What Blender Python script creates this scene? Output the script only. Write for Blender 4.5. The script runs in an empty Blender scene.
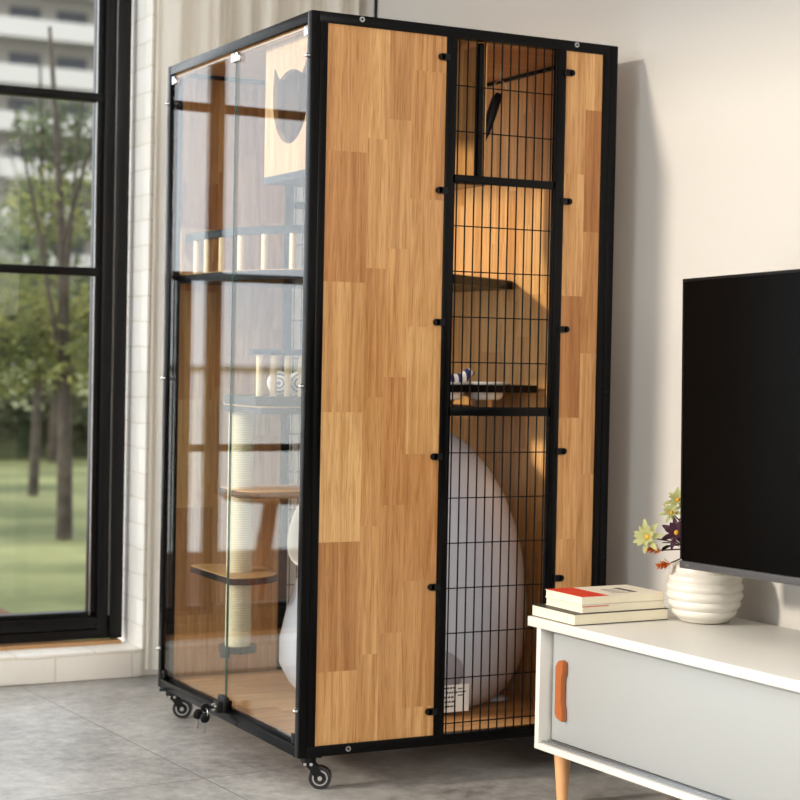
import bpy, bmesh, math, random
from mathutils import Vector, Matrix
random.seed(7)
S = bpy.context.scene
COL = S.collection
PI = math.pi

# ------------------------------------------------------------------ materials
def new_mat(name):
    m = bpy.data.materials.new(name); m.use_nodes = True
    nt = m.node_tree; nt.nodes.clear()
    out = nt.nodes.new('ShaderNodeOutputMaterial')
    return m, nt, out
def N(nt, t, **kw):
    n = nt.nodes.new(t)
    for k, v in kw.items(): setattr(n, k, v)
    return n
def srgb(r, g, b):
    f = lambda c: (c/12.92 if c <= .04045 else ((c+.055)/1.055)**2.4)
    return (f(r/255), f(g/255), f(b/255), 1)
def plain(name, col, rough=.5, metal=0, noise=0, nscale=40, bump=0, spec=.5, trans=0, coat=0):
    m, nt, out = new_mat(name)
    b = N(nt, 'ShaderNodeBsdfPrincipled')
    b.inputs['Base Color'].default_value = col
    b.inputs['Roughness'].default_value = rough
    b.inputs['Metallic'].default_value = metal
    b.inputs['Specular IOR Level'].default_value = spec
    b.inputs['Coat Weight'].default_value = coat
    if noise or bump:
        tc = N(nt, 'ShaderNodeTexCoord'); no = N(nt, 'ShaderNodeTexNoise')
        no.inputs['Scale'].default_value = nscale; no.inputs['Detail'].default_value = 5
        nt.links.new(tc.outputs['Object'], no.inputs['Vector'])
        if noise:
            mx = N(nt, 'ShaderNodeMixRGB'); mx.blend_type = 'MIX'
            mx.inputs[1].default_value = tuple(c*(1-noise) for c in col[:3])+(1,)
            mx.inputs[2].default_value = tuple(min(1, c*(1+noise)) for c in col[:3])+(1,)
            nt.links.new(no.outputs['Fac'], mx.inputs[0]); nt.links.new(mx.outputs[0], b.inputs['Base Color'])
        if bump:
            bp = N(nt, 'ShaderNodeBump'); bp.inputs['Strength'].default_value = bump; bp.inputs['Distance'].default_value = .002
            nt.links.new(no.outputs['Fac'], bp.inputs['Height']); nt.links.new(bp.outputs[0], b.inputs['Normal'])
    sh = b.outputs[0]
    if trans:
        t = N(nt, 'ShaderNodeBsdfTranslucent'); t.inputs[0].default_value = col
        ms = N(nt, 'ShaderNodeMixShader'); ms.inputs[0].default_value = trans
        nt.links.new(sh, ms.inputs[1]); nt.links.new(t.outputs[0], ms.inputs[2]); sh = ms.outputs[0]
    nt.links.new(sh, out.inputs[0])
    return m
def math_node(nt, op, a, b=None):
    n = N(nt, 'ShaderNodeMath', operation=op)
    for i, v in enumerate((a, b)):
        if v is None: continue
        if isinstance(v, (int, float)): n.inputs[i].default_value = v
        else: nt.links.new(v, n.inputs[i])
    return n.outputs[0]
def wood(name, along, across, w=.078, L=.29, rough=.38, seed=0.0, tones=None, coat=.0):
    """finger jointed rubber wood board: staves of random length, each with its own tone and grain"""
    m, nt, out = new_mat(name)
    tc = N(nt, 'ShaderNodeTexCoord'); sp = N(nt, 'ShaderNodeSeparateXYZ')
    nt.links.new(tc.outputs['Object'], sp.inputs[0])
    U = sp.outputs['XYZ'.index(across)]; V = sp.outputs['XYZ'.index(along)]
    U1 = math_node(nt, 'ADD', U, 3.013+seed)
    U2 = math_node(nt, 'ADD', U1, math_node(nt, 'MULTIPLY', math_node(nt, 'SINE', math_node(nt, 'MULTIPLY', U1, 2.1/w)), w*.30))
    st = math_node(nt, 'FLOOR', math_node(nt, 'DIVIDE', U2, w))
    w1 = N(nt, 'ShaderNodeTexWhiteNoise', noise_dimensions='1D'); nt.links.new(st, w1.inputs['W'])
    vv = math_node(nt, 'ADD', math_node(nt, 'DIVIDE', V, L), math_node(nt, 'MULTIPLY', w1.outputs[0], 7.3))
    cell = math_node(nt, 'FLOOR', vv)
    cb = N(nt, 'ShaderNodeCombineXYZ'); nt.links.new(st, cb.inputs[0]); nt.links.new(cell, cb.inputs[1]); cb.inputs[2].default_value = seed
    w2 = N(nt, 'ShaderNodeTexWhiteNoise', noise_dimensions='3D'); nt.links.new(cb.outputs[0], w2.inputs['Vector'])
    ramp = N(nt, 'ShaderNodeValToRGB'); ramp.color_ramp.interpolation = 'LINEAR'
    tones = tones or [(188,132,80), (214,166,110), (200,148,94), (222,178,122), (206,154,98), (174,118,68), (216,170,114), (194,138,84)]
    els = ramp.color_ramp.elements
    while len(els) < len(tones): els.new(.5)
    for i, t in enumerate(tones):
        els[i].position = i/(len(tones)-1); els[i].color = srgb(*t)
    nt.links.new(w2.outputs[0], ramp.inputs[0])
    # grain
    sc = [1, 1, 1]; sc['XYZ'.index(along)] = .034
    mp = N(nt, 'ShaderNodeMapping'); mp.inputs['Scale'].default_value = sc
    nt.links.new(tc.outputs['Object'], mp.inputs[0])
    ad = N(nt, 'ShaderNodeVectorMath', operation='ADD'); nt.links.new(mp.outputs[0], ad.inputs[0])
    sclr = N(nt, 'ShaderNodeVectorMath', operation='SCALE'); nt.links.new(w2.outputs[1], sclr.inputs[0]); sclr.inputs['Scale'].default_value = 9
    nt.links.new(sclr.outputs[0], ad.inputs[1])
    n1 = N(nt, 'ShaderNodeTexNoise'); n1.inputs['Scale'].default_value = 42; n1.inputs['Detail'].default_value = 4; n1.inputs['Roughness'].default_value = .6
    n1.inputs['Distortion'].default_value = 1.5
    nt.links.new(ad.outputs[0], n1.inputs['Vector'])
    n2 = N(nt, 'ShaderNodeTexNoise'); n2.inputs['Scale'].default_value = 420; n2.inputs['Detail'].default_value = 2
    nt.links.new(ad.outputs[0], n2.inputs['Vector'])
    r1 = N(nt, 'ShaderNodeValToRGB'); r1.color_ramp.elements[0].position = .34; r1.color_ramp.elements[1].position = .62
    r1.color_ramp.elements[0].color = (.70, .60, .48, 1); r1.color_ramp.elements[1].color = (1.0, 1.0, 1.0, 1)
    nt.links.new(n1.outputs['Fac'], r1.inputs[0])
    r2 = N(nt, 'ShaderNodeValToRGB'); r2.color_ramp.elements[0].position = .36; r2.color_ramp.elements[1].position = .5
    r2.color_ramp.elements[0].color = (.76, .67, .57, 1); r2.color_ramp.elements[1].color = (1, 1, 1, 1)
    nt.links.new(n2.outputs['Fac'], r2.inputs[0])
    m1 = N(nt, 'ShaderNodeMixRGB', blend_type='MULTIPLY'); m1.inputs[0].default_value = 1
    nt.links.new(ramp.outputs[0], m1.inputs[1]); nt.links.new(r1.outputs[0], m1.inputs[2])
    m2 = N(nt, 'ShaderNodeMixRGB', blend_type='MULTIPLY'); m2.inputs[0].default_value = .8
    nt.links.new(m1.outputs[0], m2.inputs[1]); nt.links.new(r2.outputs[0], m2.inputs[2])
    b = N(nt, 'ShaderNodeBsdfPrincipled'); b.inputs['Roughness'].default_value = rough; b.inputs['Coat Weight'].default_value = coat
    b.inputs['Coat Roughness'].default_value = .12
    b.inputs['Specular IOR Level'].default_value = .35
    nt.links.new(m2.outputs[0], b.inputs['Base Color']); nt.links.new(b.outputs[0], out.inputs[0])
    return m
def glass(name, tint=(.97, .985, .98), base=.04):
    """clear pane: lets light straight through, mirrors more at grazing angles"""
    m, nt, out = new_mat(name)
    g = N(nt, 'ShaderNodeNewGeometry')
    dt = N(nt, 'ShaderNodeVectorMath', operation='DOT_PRODUCT')
    nt.links.new(g.outputs['Normal'], dt.inputs[0]); nt.links.new(g.outputs['Incoming'], dt.inputs[1])
    c = math_node(nt, 'ABSOLUTE', dt.outputs['Value'])
    p = math_node(nt, 'POWER', math_node(nt, 'SUBTRACT', 1.0, c), 5.0)
    fr = math_node(nt, 'ADD', math_node(nt, 'MULTIPLY', p, 1-base), base)
    t = N(nt, 'ShaderNodeBsdfTransparent'); t.inputs[0].default_value = tint+(1,)
    gl = N(nt, 'ShaderNodeBsdfGlossy'); gl.inputs['Roughness'].default_value = 0.0
    ms = N(nt, 'ShaderNodeMixShader')
    nt.links.new(fr, ms.inputs[0]); nt.links.new(t.outputs[0], ms.inputs[1]); nt.links.new(gl.outputs[0], ms.inputs[2])
    nt.links.new(ms.outputs[0], out.inputs[0])
    return m
def brick(name, ax):
    m, nt, out = new_mat(name)
    tc = N(nt, 'ShaderNodeTexCoord'); sp = N(nt, 'ShaderNodeSeparateXYZ'); cb = N(nt, 'ShaderNodeCombineXYZ')
    nt.links.new(tc.outputs['Object'], sp.inputs[0])
    wob = N(nt, 'ShaderNodeTexNoise'); wob.inputs['Scale'].default_value = 9; nt.links.new(tc.outputs['Object'], wob.inputs['Vector'])
    wv = math_node(nt, 'MULTIPLY', math_node(nt, 'SUBTRACT', wob.outputs['Fac'], .5), .012)
    nt.links.new(math_node(nt, 'ADD', sp.outputs[ax], wv), cb.inputs[0]); nt.links.new(math_node(nt, 'ADD', sp.outputs[2], wv), cb.inputs[1])
    br = N(nt, 'ShaderNodeTexBrick'); br.inputs['Scale'].default_value = 1
    br.inputs['Brick Width'].default_value = .235; br.inputs['Row Height'].default_value = .076
    br.inputs['Mortar Size'].default_value = .0028; br.inputs['Mortar Smooth'].default_value = .35
    br.inputs['Color1'].default_value = srgb(250,246,238); br.inputs['Color2'].default_value = srgb(243,237,226)
    br.inputs['Mortar'].default_value = srgb(232,224,208)
    nt.links.new(cb.outputs[0], br.inputs['Vector'])
    no = N(nt, 'ShaderNodeTexNoise'); no.inputs['Scale'].default_value = 45; no.inputs['Detail'].default_value = 5; nt.links.new(tc.outputs['Object'], no.inputs['Vector'])
    h = math_node(nt, 'ADD', math_node(nt, 'MULTIPLY', br.outputs['Fac'], -1.0), math_node(nt, 'MULTIPLY', no.outputs['Fac'], .55))
    bp = N(nt, 'ShaderNodeBump'); bp.inputs['Strength'].default_value = .5; bp.inputs['Distance'].default_value = .006
    nt.links.new(h, bp.inputs['Height'])
    b = N(nt, 'ShaderNodeBsdfPrincipled'); b.inputs['Roughness'].default_value = .7
    nt.links.new(br.outputs['Color'], b.inputs['Base Color']); nt.links.new(bp.outputs[0], b.inputs['Normal']); nt.links.new(b.outputs[0], out.inputs[0])
    return m
def floor_mat():
    m, nt, out = new_mat('concrete_tile')
    tc = N(nt, 'ShaderNodeTexCoord')
    mp = N(nt, 'ShaderNodeMapping', vector_type='TEXTURE'); mp.inputs['Location'].default_value = (-.135, .221, 0); mp.inputs['Rotation'].default_value = (0, 0, math.radians(4.2))
    nt.links.new(tc.outputs['Object'], mp.inputs[0])
    sp = N(nt, 'ShaderNodeSeparateXYZ'); nt.links.new(mp.outputs[0], sp.inputs[0])
    lines = []
    T = 1.2
    for i in (0, 1):
        q = math_node(nt, 'DIVIDE', sp.outputs[i], T)
        d = math_node(nt, 'ABSOLUTE', math_node(nt, 'SUBTRACT', q, math_node(nt, 'ROUND', q)))
        lines.append(math_node(nt, 'LESS_THAN', d, .0015/T))
    ln = math_node(nt, 'MAXIMUM', lines[0], lines[1])
    n1 = N(nt, 'ShaderNodeTexNoise'); n1.inputs['Scale'].default_value = 2.2; n1.inputs['Detail'].default_value = 8; n1.inputs['Roughness'].default_value = .62; n1.inputs['Distortion'].default_value = .4
    n2 = N(nt, 'ShaderNodeTexNoise'); n2.inputs['Scale'].default_value = 26; n2.inputs['Detail'].default_value = 8; n2.inputs['Roughness'].default_value = .75
    for n in (n1, n2): nt.links.new(mp.outputs[0], n.inputs['Vector'])
    s = math_node(nt, 'ADD', math_node(nt, 'MULTIPLY', n1.outputs['Fac'], .5), math_node(nt, 'MULTIPLY', n2.outputs['Fac'], .5))
    r = N(nt, 'ShaderNodeValToRGB'); e = r.color_ramp.elements
    e[0].position = .36; e[0].color = srgb(104,102,100); e[1].position = .64; e[1].color = srgb(186,184,180)
    nt.links.new(s, r.inputs[0])
    mx = N(nt, 'ShaderNodeMixRGB'); mx.inputs[2].default_value = srgb(70,68,66)
    nt.links.new(math_node(nt, 'MULTIPLY', ln, .75), mx.inputs[0]); nt.links.new(r.outputs[0], mx.inputs[1])
    b = N(nt, 'ShaderNodeBsdfPrincipled'); nt.links.new(mx.outputs[0], b.inputs['Base Color'])
    nt.links.new(math_node(nt, 'ADD', math_node(nt, 'MULTIPLY', n2.outputs['Fac'], .25), .22), b.inputs['Roughness'])
    bp = N(nt, 'ShaderNodeBump'); bp.inputs['Strength'].default_value = .12; bp.inputs['Distance'].default_value = .002
    nt.links.new(n2.outputs['Fac'], bp.inputs['Height']); nt.links.new(bp.outputs[0], b.inputs['Normal'])
    nt.links.new(b.outputs[0], out.inputs[0])
    return m
def two_tone(name, c1, c2, scale=3, rough=.8, bump=0, trans=0):
    m, nt, out = new_mat(name)
    tc = N(nt, 'ShaderNodeTexCoord'); no = N(nt, 'ShaderNodeTexNoise'); no.inputs['Scale'].default_value = scale; no.inputs['Detail'].default_value = 6
    nt.links.new(tc.outputs['Object'], no.inputs['Vector'])
    r = N(nt, 'ShaderNodeValToRGB'); e = r.color_ramp.elements
    e[0].position = .35; e[0].color = c1; e[1].position = .65; e[1].color = c2
    nt.links.new(no.outputs['Fac'], r.inputs[0])
    b = N(nt, 'ShaderNodeBsdfPrincipled'); b.inputs['Roughness'].default_value = rough; nt.links.new(r.outputs[0], b.inputs['Base Color'])
    b.inputs['Specular IOR Level'].default_value = .25
    sh = b.outputs[0]
    if bump:
        bp = N(nt, 'ShaderNodeBump'); bp.inputs['Strength'].default_value = bump; nt.links.new(no.outputs['Fac'], bp.inputs['Height']); nt.links.new(bp.outputs[0], b.inputs['Normal'])
    if trans:
        t = N(nt, 'ShaderNodeBsdfTranslucent'); nt.links.new(r.outputs[0], t.inputs[0])
        ms = N(nt, 'ShaderNodeMixShader'); ms.inputs[0].default_value = trans
        nt.links.new(sh, ms.inputs[1]); nt.links.new(t.outputs[0], ms.inputs[2]); sh = ms.outputs[0]
    nt.links.new(sh, out.inputs[0])
    return m
def stripes(name, c1, c2, freq, axis=2, rough=.35, duty=.5):
    m, nt, out = new_mat(name)
    tc = N(nt, 'ShaderNodeTexCoord'); sp = N(nt, 'ShaderNodeSeparateXYZ'); nt.links.new(tc.outputs['Object'], sp.inputs[0])
    f = math_node(nt, 'FRACT', math_node(nt, 'MULTIPLY', sp.outputs[axis], freq))
    k = math_node(nt, 'LESS_THAN', f, duty)
    mx = N(nt, 'ShaderNodeMixRGB'); mx.inputs[1].default_value = c1; mx.inputs[2].default_value = c2; nt.links.new(k, mx.inputs[0])
    b = N(nt, 'ShaderNodeBsdfPrincipled'); b.inputs['Roughness'].default_value = rough; nt.links.new(mx.outputs[0], b.inputs['Base Color'])
    nt.links.new(b.outputs[0], out.inputs[0]); return m
def sisal_mat():
    m, nt, out = new_mat('sisal_rope')
    tc = N(nt, 'ShaderNodeTexCoord'); w = N(nt, 'ShaderNodeTexWave', wave_type='BANDS', bands_direction='Z')
    w.inputs['Scale'].default_value = 70; w.inputs['Distortion'].default_value = 1.2; w.inputs['Detail'].default_value = 3; w.inputs['Detail Scale'].default_value = 6
    nt.links.new(tc.outputs['Object'], w.inputs['Vector'])
    r = N(nt, 'ShaderNodeValToRGB'); e = r.color_ramp.elements; e[0].color = srgb(196,180,140); e[1].color = srgb(240,230,200)
    nt.links.new(w.outputs['Fac'], r.inputs[0])
    b = N(nt, 'ShaderNodeBsdfPrincipled'); b.inputs['Roughness'].default_value = .9; nt.links.new(r.outputs[0], b.inputs['Base Color'])
    bp = N(nt, 'ShaderNodeBump'); bp.inputs['Strength'].default_value = .5; bp.inputs['Distance'].default_value = .003
    nt.links.new(w.outputs['Fac'], bp.inputs['Height']); nt.links.new(bp.outputs[0], b.inputs['Normal'])
    nt.links.new(b.outputs[0], out.inputs[0]); return m

M = dict(
    black=plain('black_powder_coat', srgb(6,6,7), .26, spec=.14),
    wire=plain('wire_black', srgb(10,10,11), .7, spec=.15), black_matte=plain('black_matte', srgb(9,9,10), .5, spec=.25),
    rubber=plain('black_rubber', srgb(24,24,25), .5),
    chrome=plain('chrome', srgb(215,217,220), .18, 1),
    steel=plain('zinc_steel', srgb(205,205,205), .3, 1),
    wood_side=wood('rubber_wood_side', 'Z', 'X', coat=.25),
    wood_y=wood('rubber_wood_sunlit', 'Z', 'Y', seed=.31, tones=[(222,168,104),(234,182,118),(212,156,92),(240,190,128)]),  # tones lightened to paint sunlight into the back panel wood
    wood_floor=wood('rubber_wood_floor', 'X', 'Y', seed=.57, tones=[(196,146,92),(210,162,108),(219,175,122),(203,152,98),(224,182,130)]),
    wood_light=wood('pale_wood', 'Z', 'Y', w=.06, seed=.77, tones=[(196,154,104),(206,166,116),(214,176,126)]),
    dowel=plain('dowel_wood', srgb(232,204,160), .5, noise=.06, nscale=20),
    handle=plain('orange_beech', srgb(162,90,44), .4, noise=.1, nscale=30),
    leg=plain('beech_leg', srgb(214,160,110), .45, noise=.08, nscale=20),
    glass=glass('door_glass'), wglass=glass('window_glass', (.99, .99, .99), .015),
    glass_edge=plain('green_glass_edge', srgb(50,88,80), .15),
    frame=plain('window_black', srgb(12,12,13), .4, spec=.25),
    brick_x=brick('painted_brick_front', 0), brick_y=brick('painted_brick_reveal', 1),
    ledge=plain('painted_ledge', srgb(236,228,212), .7, noise=.04, nscale=14, bump=.5),
    strip=plain('timber_strip', srgb(178,136,92), .5, noise=.1, nscale=20),
    wall=plain('wallpaper', srgb(192,188,182), .8, noise=.025, nscale=260, bump=.12),
    ceil=plain('ceiling_paint', srgb(235,232,226), .9),
    floor=floor_mat(),
    curtain=plain('cream_curtain', srgb(250,246,238), .85, noise=.02, nscale=200, trans=.12),
    white=plain('white_laminate', srgb(216,214,208), .4),
    grey_door=plain('grey_laminate', srgb(160,163,163), .38, noise=.015, nscale=200),
    alu=plain('aluminium', srgb(190,192,194), .28, 1),
    screen=plain('tv_screen', srgb(4,4,4), .25, spec=.05),
    tvcase=plain('tv_case', srgb(8,8,9), .35, spec=.2),
    tvgrey=plain('tv_lower_bezel', srgb(92,94,98), .35, .5),
    ceramic=plain('white_ceramic', srgb(216,211,201), .28, coat=.3),
    paper=plain('book_pages', srgb(226,217,192), .85, noise=.05, nscale=300),
    cover_white=plain('cream_cover', srgb(226,218,200), .5), cover_red=plain('red_cover', srgb(214,52,28), .5), cover_dark=plain('dark_cover', srgb(48,44,40), .5),
    ink=plain('printed_ink', srgb(60,58,58), .6),
    sisal=sisal_mat(),
    plastic=plain('litter_plastic', srgb(182,184,196), .3, coat=.2),
    plastic_grey=plain('litter_plastic_grey', srgb(140,138,146), .4),
    label=plain('label_paper', srgb(222,218,214), .5),
    stripe=stripes('blue_striped_ceramic', srgb(238,238,240), srgb(42,66,140), 95, 0, duty=.42),
    stripe_cloth=stripes('blue_striped_plush', srgb(232,226,222), srgb(30,42,100), 42, 0, rough=.9),
    petal_green=plain('pale_green_petal', srgb(212,214,162), .6, trans=.3),
    petal_purple=plain('purple_petal', srgb(96,56,78), .6, trans=.2),
    leaf_dark=plain('dark_leaf', srgb(52,40,30), .6),
    orange=plain('orange_bud', srgb(222,128,40), .6),
    stem=plain('brown_stem', srgb(84,40,36), .6),
    yellow=plain('flower_centre', srgb(206,150,40), .6),
    grass=two_tone('lawn_grass', srgb(66,74,36), srgb(120,122,78), .9),
    bark=two_tone('tree_bark', srgb(44,40,34), srgb(70,64,56), 12),
    leaf_a=two_tone('olive_leaf', srgb(74,84,44), srgb(134,134,80), 2.5, trans=.3),
    leaf_b=two_tone('green_leaf', srgb(62,72,50), srgb(104,112,80), 2.5, trans=.25),
    hedge=two_tone('hedge_leaf', srgb(40,48,30), srgb(78,82,54), 3),
    bwall=plain('building_render', srgb(142,136,126), .8), bwhite=plain('balcony_white', srgb(178,174,168), .7), bdark=plain('building_glass', srgb(44,48,54), .5),
    broof=plain('roof_tile', srgb(104,78,62), .8),
    paving=plain('reflection_paving', srgb(232,230,224), .8, noise=.04, nscale=3), deck=two_tone('deck_timber', srgb(70,44,26), srgb(98,62,38), 8),
)

# ------------------------------------------------------------------ geometry helpers
class G:
    def __init__(s): s.bm = bmesh.new()
    def box(s, x0, x1, y0, y1, z0, z1, bev=0, mi=0):
        t = bmesh.new(); bmesh.ops.create_cube(t, size=1)
        for v in t.verts:
            v.co = Vector(((x0+x1)/2+v.co.x*(x1-x0), (y0+y1)/2+v.co.y*(y1-y0), (z0+z1)/2+v.co.z*(z1-z0)))
        if bev: bmesh.ops.bevel(t, geom=t.edges[:]+t.verts[:], offset=bev, segments=2, affect='EDGES', profile=.5)
        s.merge(t, mi); return s
    def merge(s, t, mi=0, mat=None):
        if mat is not None: t.transform(mat)
        for f in t.faces: f.material_index = mi
        me = bpy.data.meshes.new('tmp'); t.to_mesh(me); t.free()
        n = len(s.bm.faces); s.bm.from_mesh(me); bpy.data.meshes.remove(me)
        return s
    def cyl(s, p0, p1, r, r1=None, seg=20, mi=0, cap=True):
        p0, p1 = Vector(p0), Vector(p1); d = p1-p0
        t = bmesh.new(); bmesh.ops.create_cone(t, cap_ends=cap, segments=seg, radius1=r, radius2=r if r1 is None else r1, depth=d.length)
        q = Vector((0, 0, 1)).rotation_difference(d.normalized()).to_matrix().to_4x4()
        s.merge(t, mi, Matrix.Translation((p0+p1)/2) @ q); return s
    def sph(s, c, r, sc=(1, 1, 1), mi=0, seg=16, rot=None):
        t = bmesh.new(); bmesh.ops.create_uvsphere(t, u_segments=seg, v_segments=max(6, seg//2), radius=r)
        mt = Matrix.Translation(c) @ (rot if rot is not None else Matrix.Identity(4)) @ Matrix.Diagonal((*sc, 1))
        s.merge(t, mi, mt); return s
    def lathe(s, prof, c=(0, 0, 0), seg=48, mi=0, warp=None, cap=True):
        t = bmesh.new(); rings = []
        for r, z in prof:
            rings.append([t.verts.new((r*math.cos(2*PI*k/seg), r*math.sin(2*PI*k/seg), z)) for k in range(seg)])
        for a, b in zip(rings, rings[1:]):
            for k in range(seg): t.faces.new((a[k], a[(k+1) % seg], b[(k+1) % seg], b[k]))
        if cap:
            if prof[0][0] > 1e-4: t.faces.new(rings[0][::-1])
            if prof[-1][0] > 1e-4: t.faces.new(rings[-1])
        if warp:
            for v in t.verts: v.co = warp(v.co)
        bmesh.ops.remove_doubles(t, verts=t.verts[:], dist=1e-6)
        s.merge(t, mi, Matrix.Translation(c)); return s
    def prism(s, pts, axis, a0, a1, mi=0, hole=None):
        """outline of 2D points extruded along axis ('X','Y','Z'); hole = second outline cut out"""
        t = bmesh.new()
        def P(p, a):
            return {'X': (a, p[0], p[1]), 'Y': (p[0], a, p[1]), 'Z': (p[0], p[1], a)}[axis]
        loops = [pts] + ([hole] if hole else [])
        for a in (a0, a1):
            es = []
            for L in loops:
                vs = [t.verts.new(P(p, a)) for p in L]
                es += [t.edges.new((vs[i], vs[(i+1) % len(vs)])) for i in range(len(vs))]
            if hole: bmesh.ops.triangle_fill(t, edges=es, use_beauty=True)
            else: t.faces.new(vs)
        t.verts.ensure_lookup_table(); n = sum(len(L) for L in loops); o = 0
        for L in loops:
            for i in range(len(L)):
                j = (i+1) % len(L)
                t.faces.new((t.verts[o+i], t.verts[o+j], t.verts[n+o+j], t.verts[n+o+i]))
            o += len(L)
        bmesh.ops.recalc_face_normals(t, faces=t.faces[:])
        s.merge(t, mi); return s
    def tube(s, pts, r, seg=8, mi=0, closed=False):
        pts = [Vector(p) for p in pts]; t = bmesh.new(); rings = []
        n = len(pts); up = None
        for i, p in enumerate(pts):
            if closed: d = pts[(i+1) % n]-pts[i-1]
            else: d = pts[min(i+1, n-1)]-pts[max(i-1, 0)]
            d.normalize()
            if up is None: up = d.orthogonal().normalized()
            up = (up - d*up.dot(d)).normalized(); sd = d.cross(up)
            rr = r[i] if isinstance(r, (list, tuple)) else r
            rings.append([t.verts.new(p+(up*math.cos(2*PI*k/seg)+sd*math.sin(2*PI*k/seg))*rr) for k in range(seg)])
        rng = range(n) if closed else range(n-1)
        for i in rng:
            a, b = rings[i], rings[(i+1) % n]
            for k in range(seg): t.faces.new((a[k], a[(k+1) % seg], b[(k+1) % seg], b[k]))
        if not closed: t.faces.new(rings[0][::-1]); t.faces.new(rings[-1])
        s.merge(t, mi); return s

def world_loc(o):
    l = Vector((0, 0, 0))
    while o: l += o.location; o = o.parent
    return l
def obj(name, g, mats, parent=None, smooth=30, origin=None, rz=None):
    """link geometry given in world coordinates as ONE mesh object"""
    me = bpy.data.meshes.new(name)
    base = world_loc(parent) if parent else Vector(origin or (0, 0, 0))
    if not parent and origin is None: base = Vector((0, 0, 0))
    g.bm.transform(Matrix.Translation(-base))
    bmesh.ops.recalc_face_normals(g.bm, faces=g.bm.faces[:])
    g.bm.to_mesh(me); g.bm.free()
    if not isinstance(mats, (list, tuple)): mats = [mats]
    for m in mats: me.materials.append(m)
    if smooth:
        for p in me.polygons: p.use_smooth = True
        me.set_sharp_from_angle(angle=math.radians(smooth))
    o = bpy.data.objects.new(name, me); COL.objects.link(o)
    if parent: o.parent = parent
    else: o.location = base
    return o
def thing(name, label, cat, loc=(0, 0, 0), group=None):
    o = bpy.data.objects.new(name, None); COL.objects.link(o); o.location = loc
    o.empty_display_size = .05
    o['label'] = label; o['category'] = cat
    if group: o['group'] = group
    return o
def tag(o, label, cat, group=None, kind=None):
    o['label'] = label; o['category'] = cat
    if group: o['group'] = group
    if kind: o['kind'] = kind
    return o
def struct(name, g, mats, parent=None, smooth=30):
    o = obj(name, g, mats, parent, smooth)
    if not parent: o['kind'] = 'structure'
    return o
def copy_tree(o, parent=None):
    c = o.copy(); COL.objects.link(c); c.parent = parent
    for ch in list(o.children): copy_tree(ch, c)
    return c
def arc(c, r, a0, a1, n):
    return [(c[0]+r*math.cos(math.radians(a0+(a1-a0)*i/n)), c[1]+r*math.sin(math.radians(a0+(a1-a0)*i/n))) for i in range(n+1)]

# ------------------------------------------------------------------ camera
cam = bpy.data.cameras.new('camera'); co = bpy.data.objects.new('camera', cam); COL.objects.link(co)
Cp = Vector((-1.595905, -3.5141653, .97420634))
r = Vector((.8867794, -.4617706, .01975373)); u = Vector((-.00610066, .03104117, .99949949)); fw = Vector((.46215266, .88645606, -.02470957))
co.matrix_world = Matrix(((r.x, u.x, -fw.x, Cp.x), (r.y, u.y, -fw.y, Cp.y), (r.z, u.z, -fw.z, Cp.z), (0, 0, 0, 1)))
cam.sensor_width = 36; cam.lens = 78.799; cam.clip_end = 300
cam.dof.use_dof = True; cam.dof.focus_distance = 3.85; cam.dof.aperture_fstop = 4.2
S.camera = co

# ------------------------------------------------------------------ room
CEIL = 3.0
WY = 1.467              # front of the window wall
WF = 1.606              # window plane
struct('floor', G().box(-2.7, 1.6, -6, 1.75, -.12, 0), M['floor'])
struct('ceiling', G().box(-2.7, 1.6, -6, 1.75, CEIL, CEIL+.1), M['ceil'])
# window wall: brick pier right of the window, lintel above, low brick ledge below
g = G().box(.148, 1.3, WY+.018, WY+.283, 0, CEIL)
g.box(-2.7, .148, WY+.018, WY+.283, 2.3, CEIL)
struct('wall_back', g, M['brick_x'])
g = G().box(.1465, .1525, WY, WF+.02, .085, 2.3)
rv = struct('trim_1', g, M['brick_y'])
g = G().box(-2.7, .1475, WY, WF+.01, 0, .086, bev=.005)
struct('trim_2', g, M['brick_x'])
g = G().box(-2.7, .118, WF-.034, WF+.012, .0865, .097)
struct('trim_3', g, M['strip'])
struct('unseen_wall_left', G().box(-2.8, -2.7, -6, -1.3, 0, CEIL), M['wall'])  # unseen wall, added to cut ambient light, left open for the sun
struct('unseen_wall_front', G().box(-2.7, 1.4, -6.1, -6, 0, CEIL), M['wall'])  # unseen wall, added to keep sky light out from behind the camera
# right wall, turned 3 degrees against the cabinet
def wallx(y): return .905-.0524*(y+.5)
g = G().prism([(wallx(1.7), 1.7), (wallx(-6), -6), (wallx(-6)+.2, -6), (wallx(1.7)+.2, 1.7)], 'Z', 0, CEIL)
struct('wall_right', g, M['wall'])
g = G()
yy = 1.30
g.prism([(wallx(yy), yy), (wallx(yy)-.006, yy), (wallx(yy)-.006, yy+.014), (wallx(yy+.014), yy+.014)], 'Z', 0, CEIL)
struct('corner_shade_strip', g, M['black_matte'])  # black strip standing in for the shade line in the corner

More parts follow.
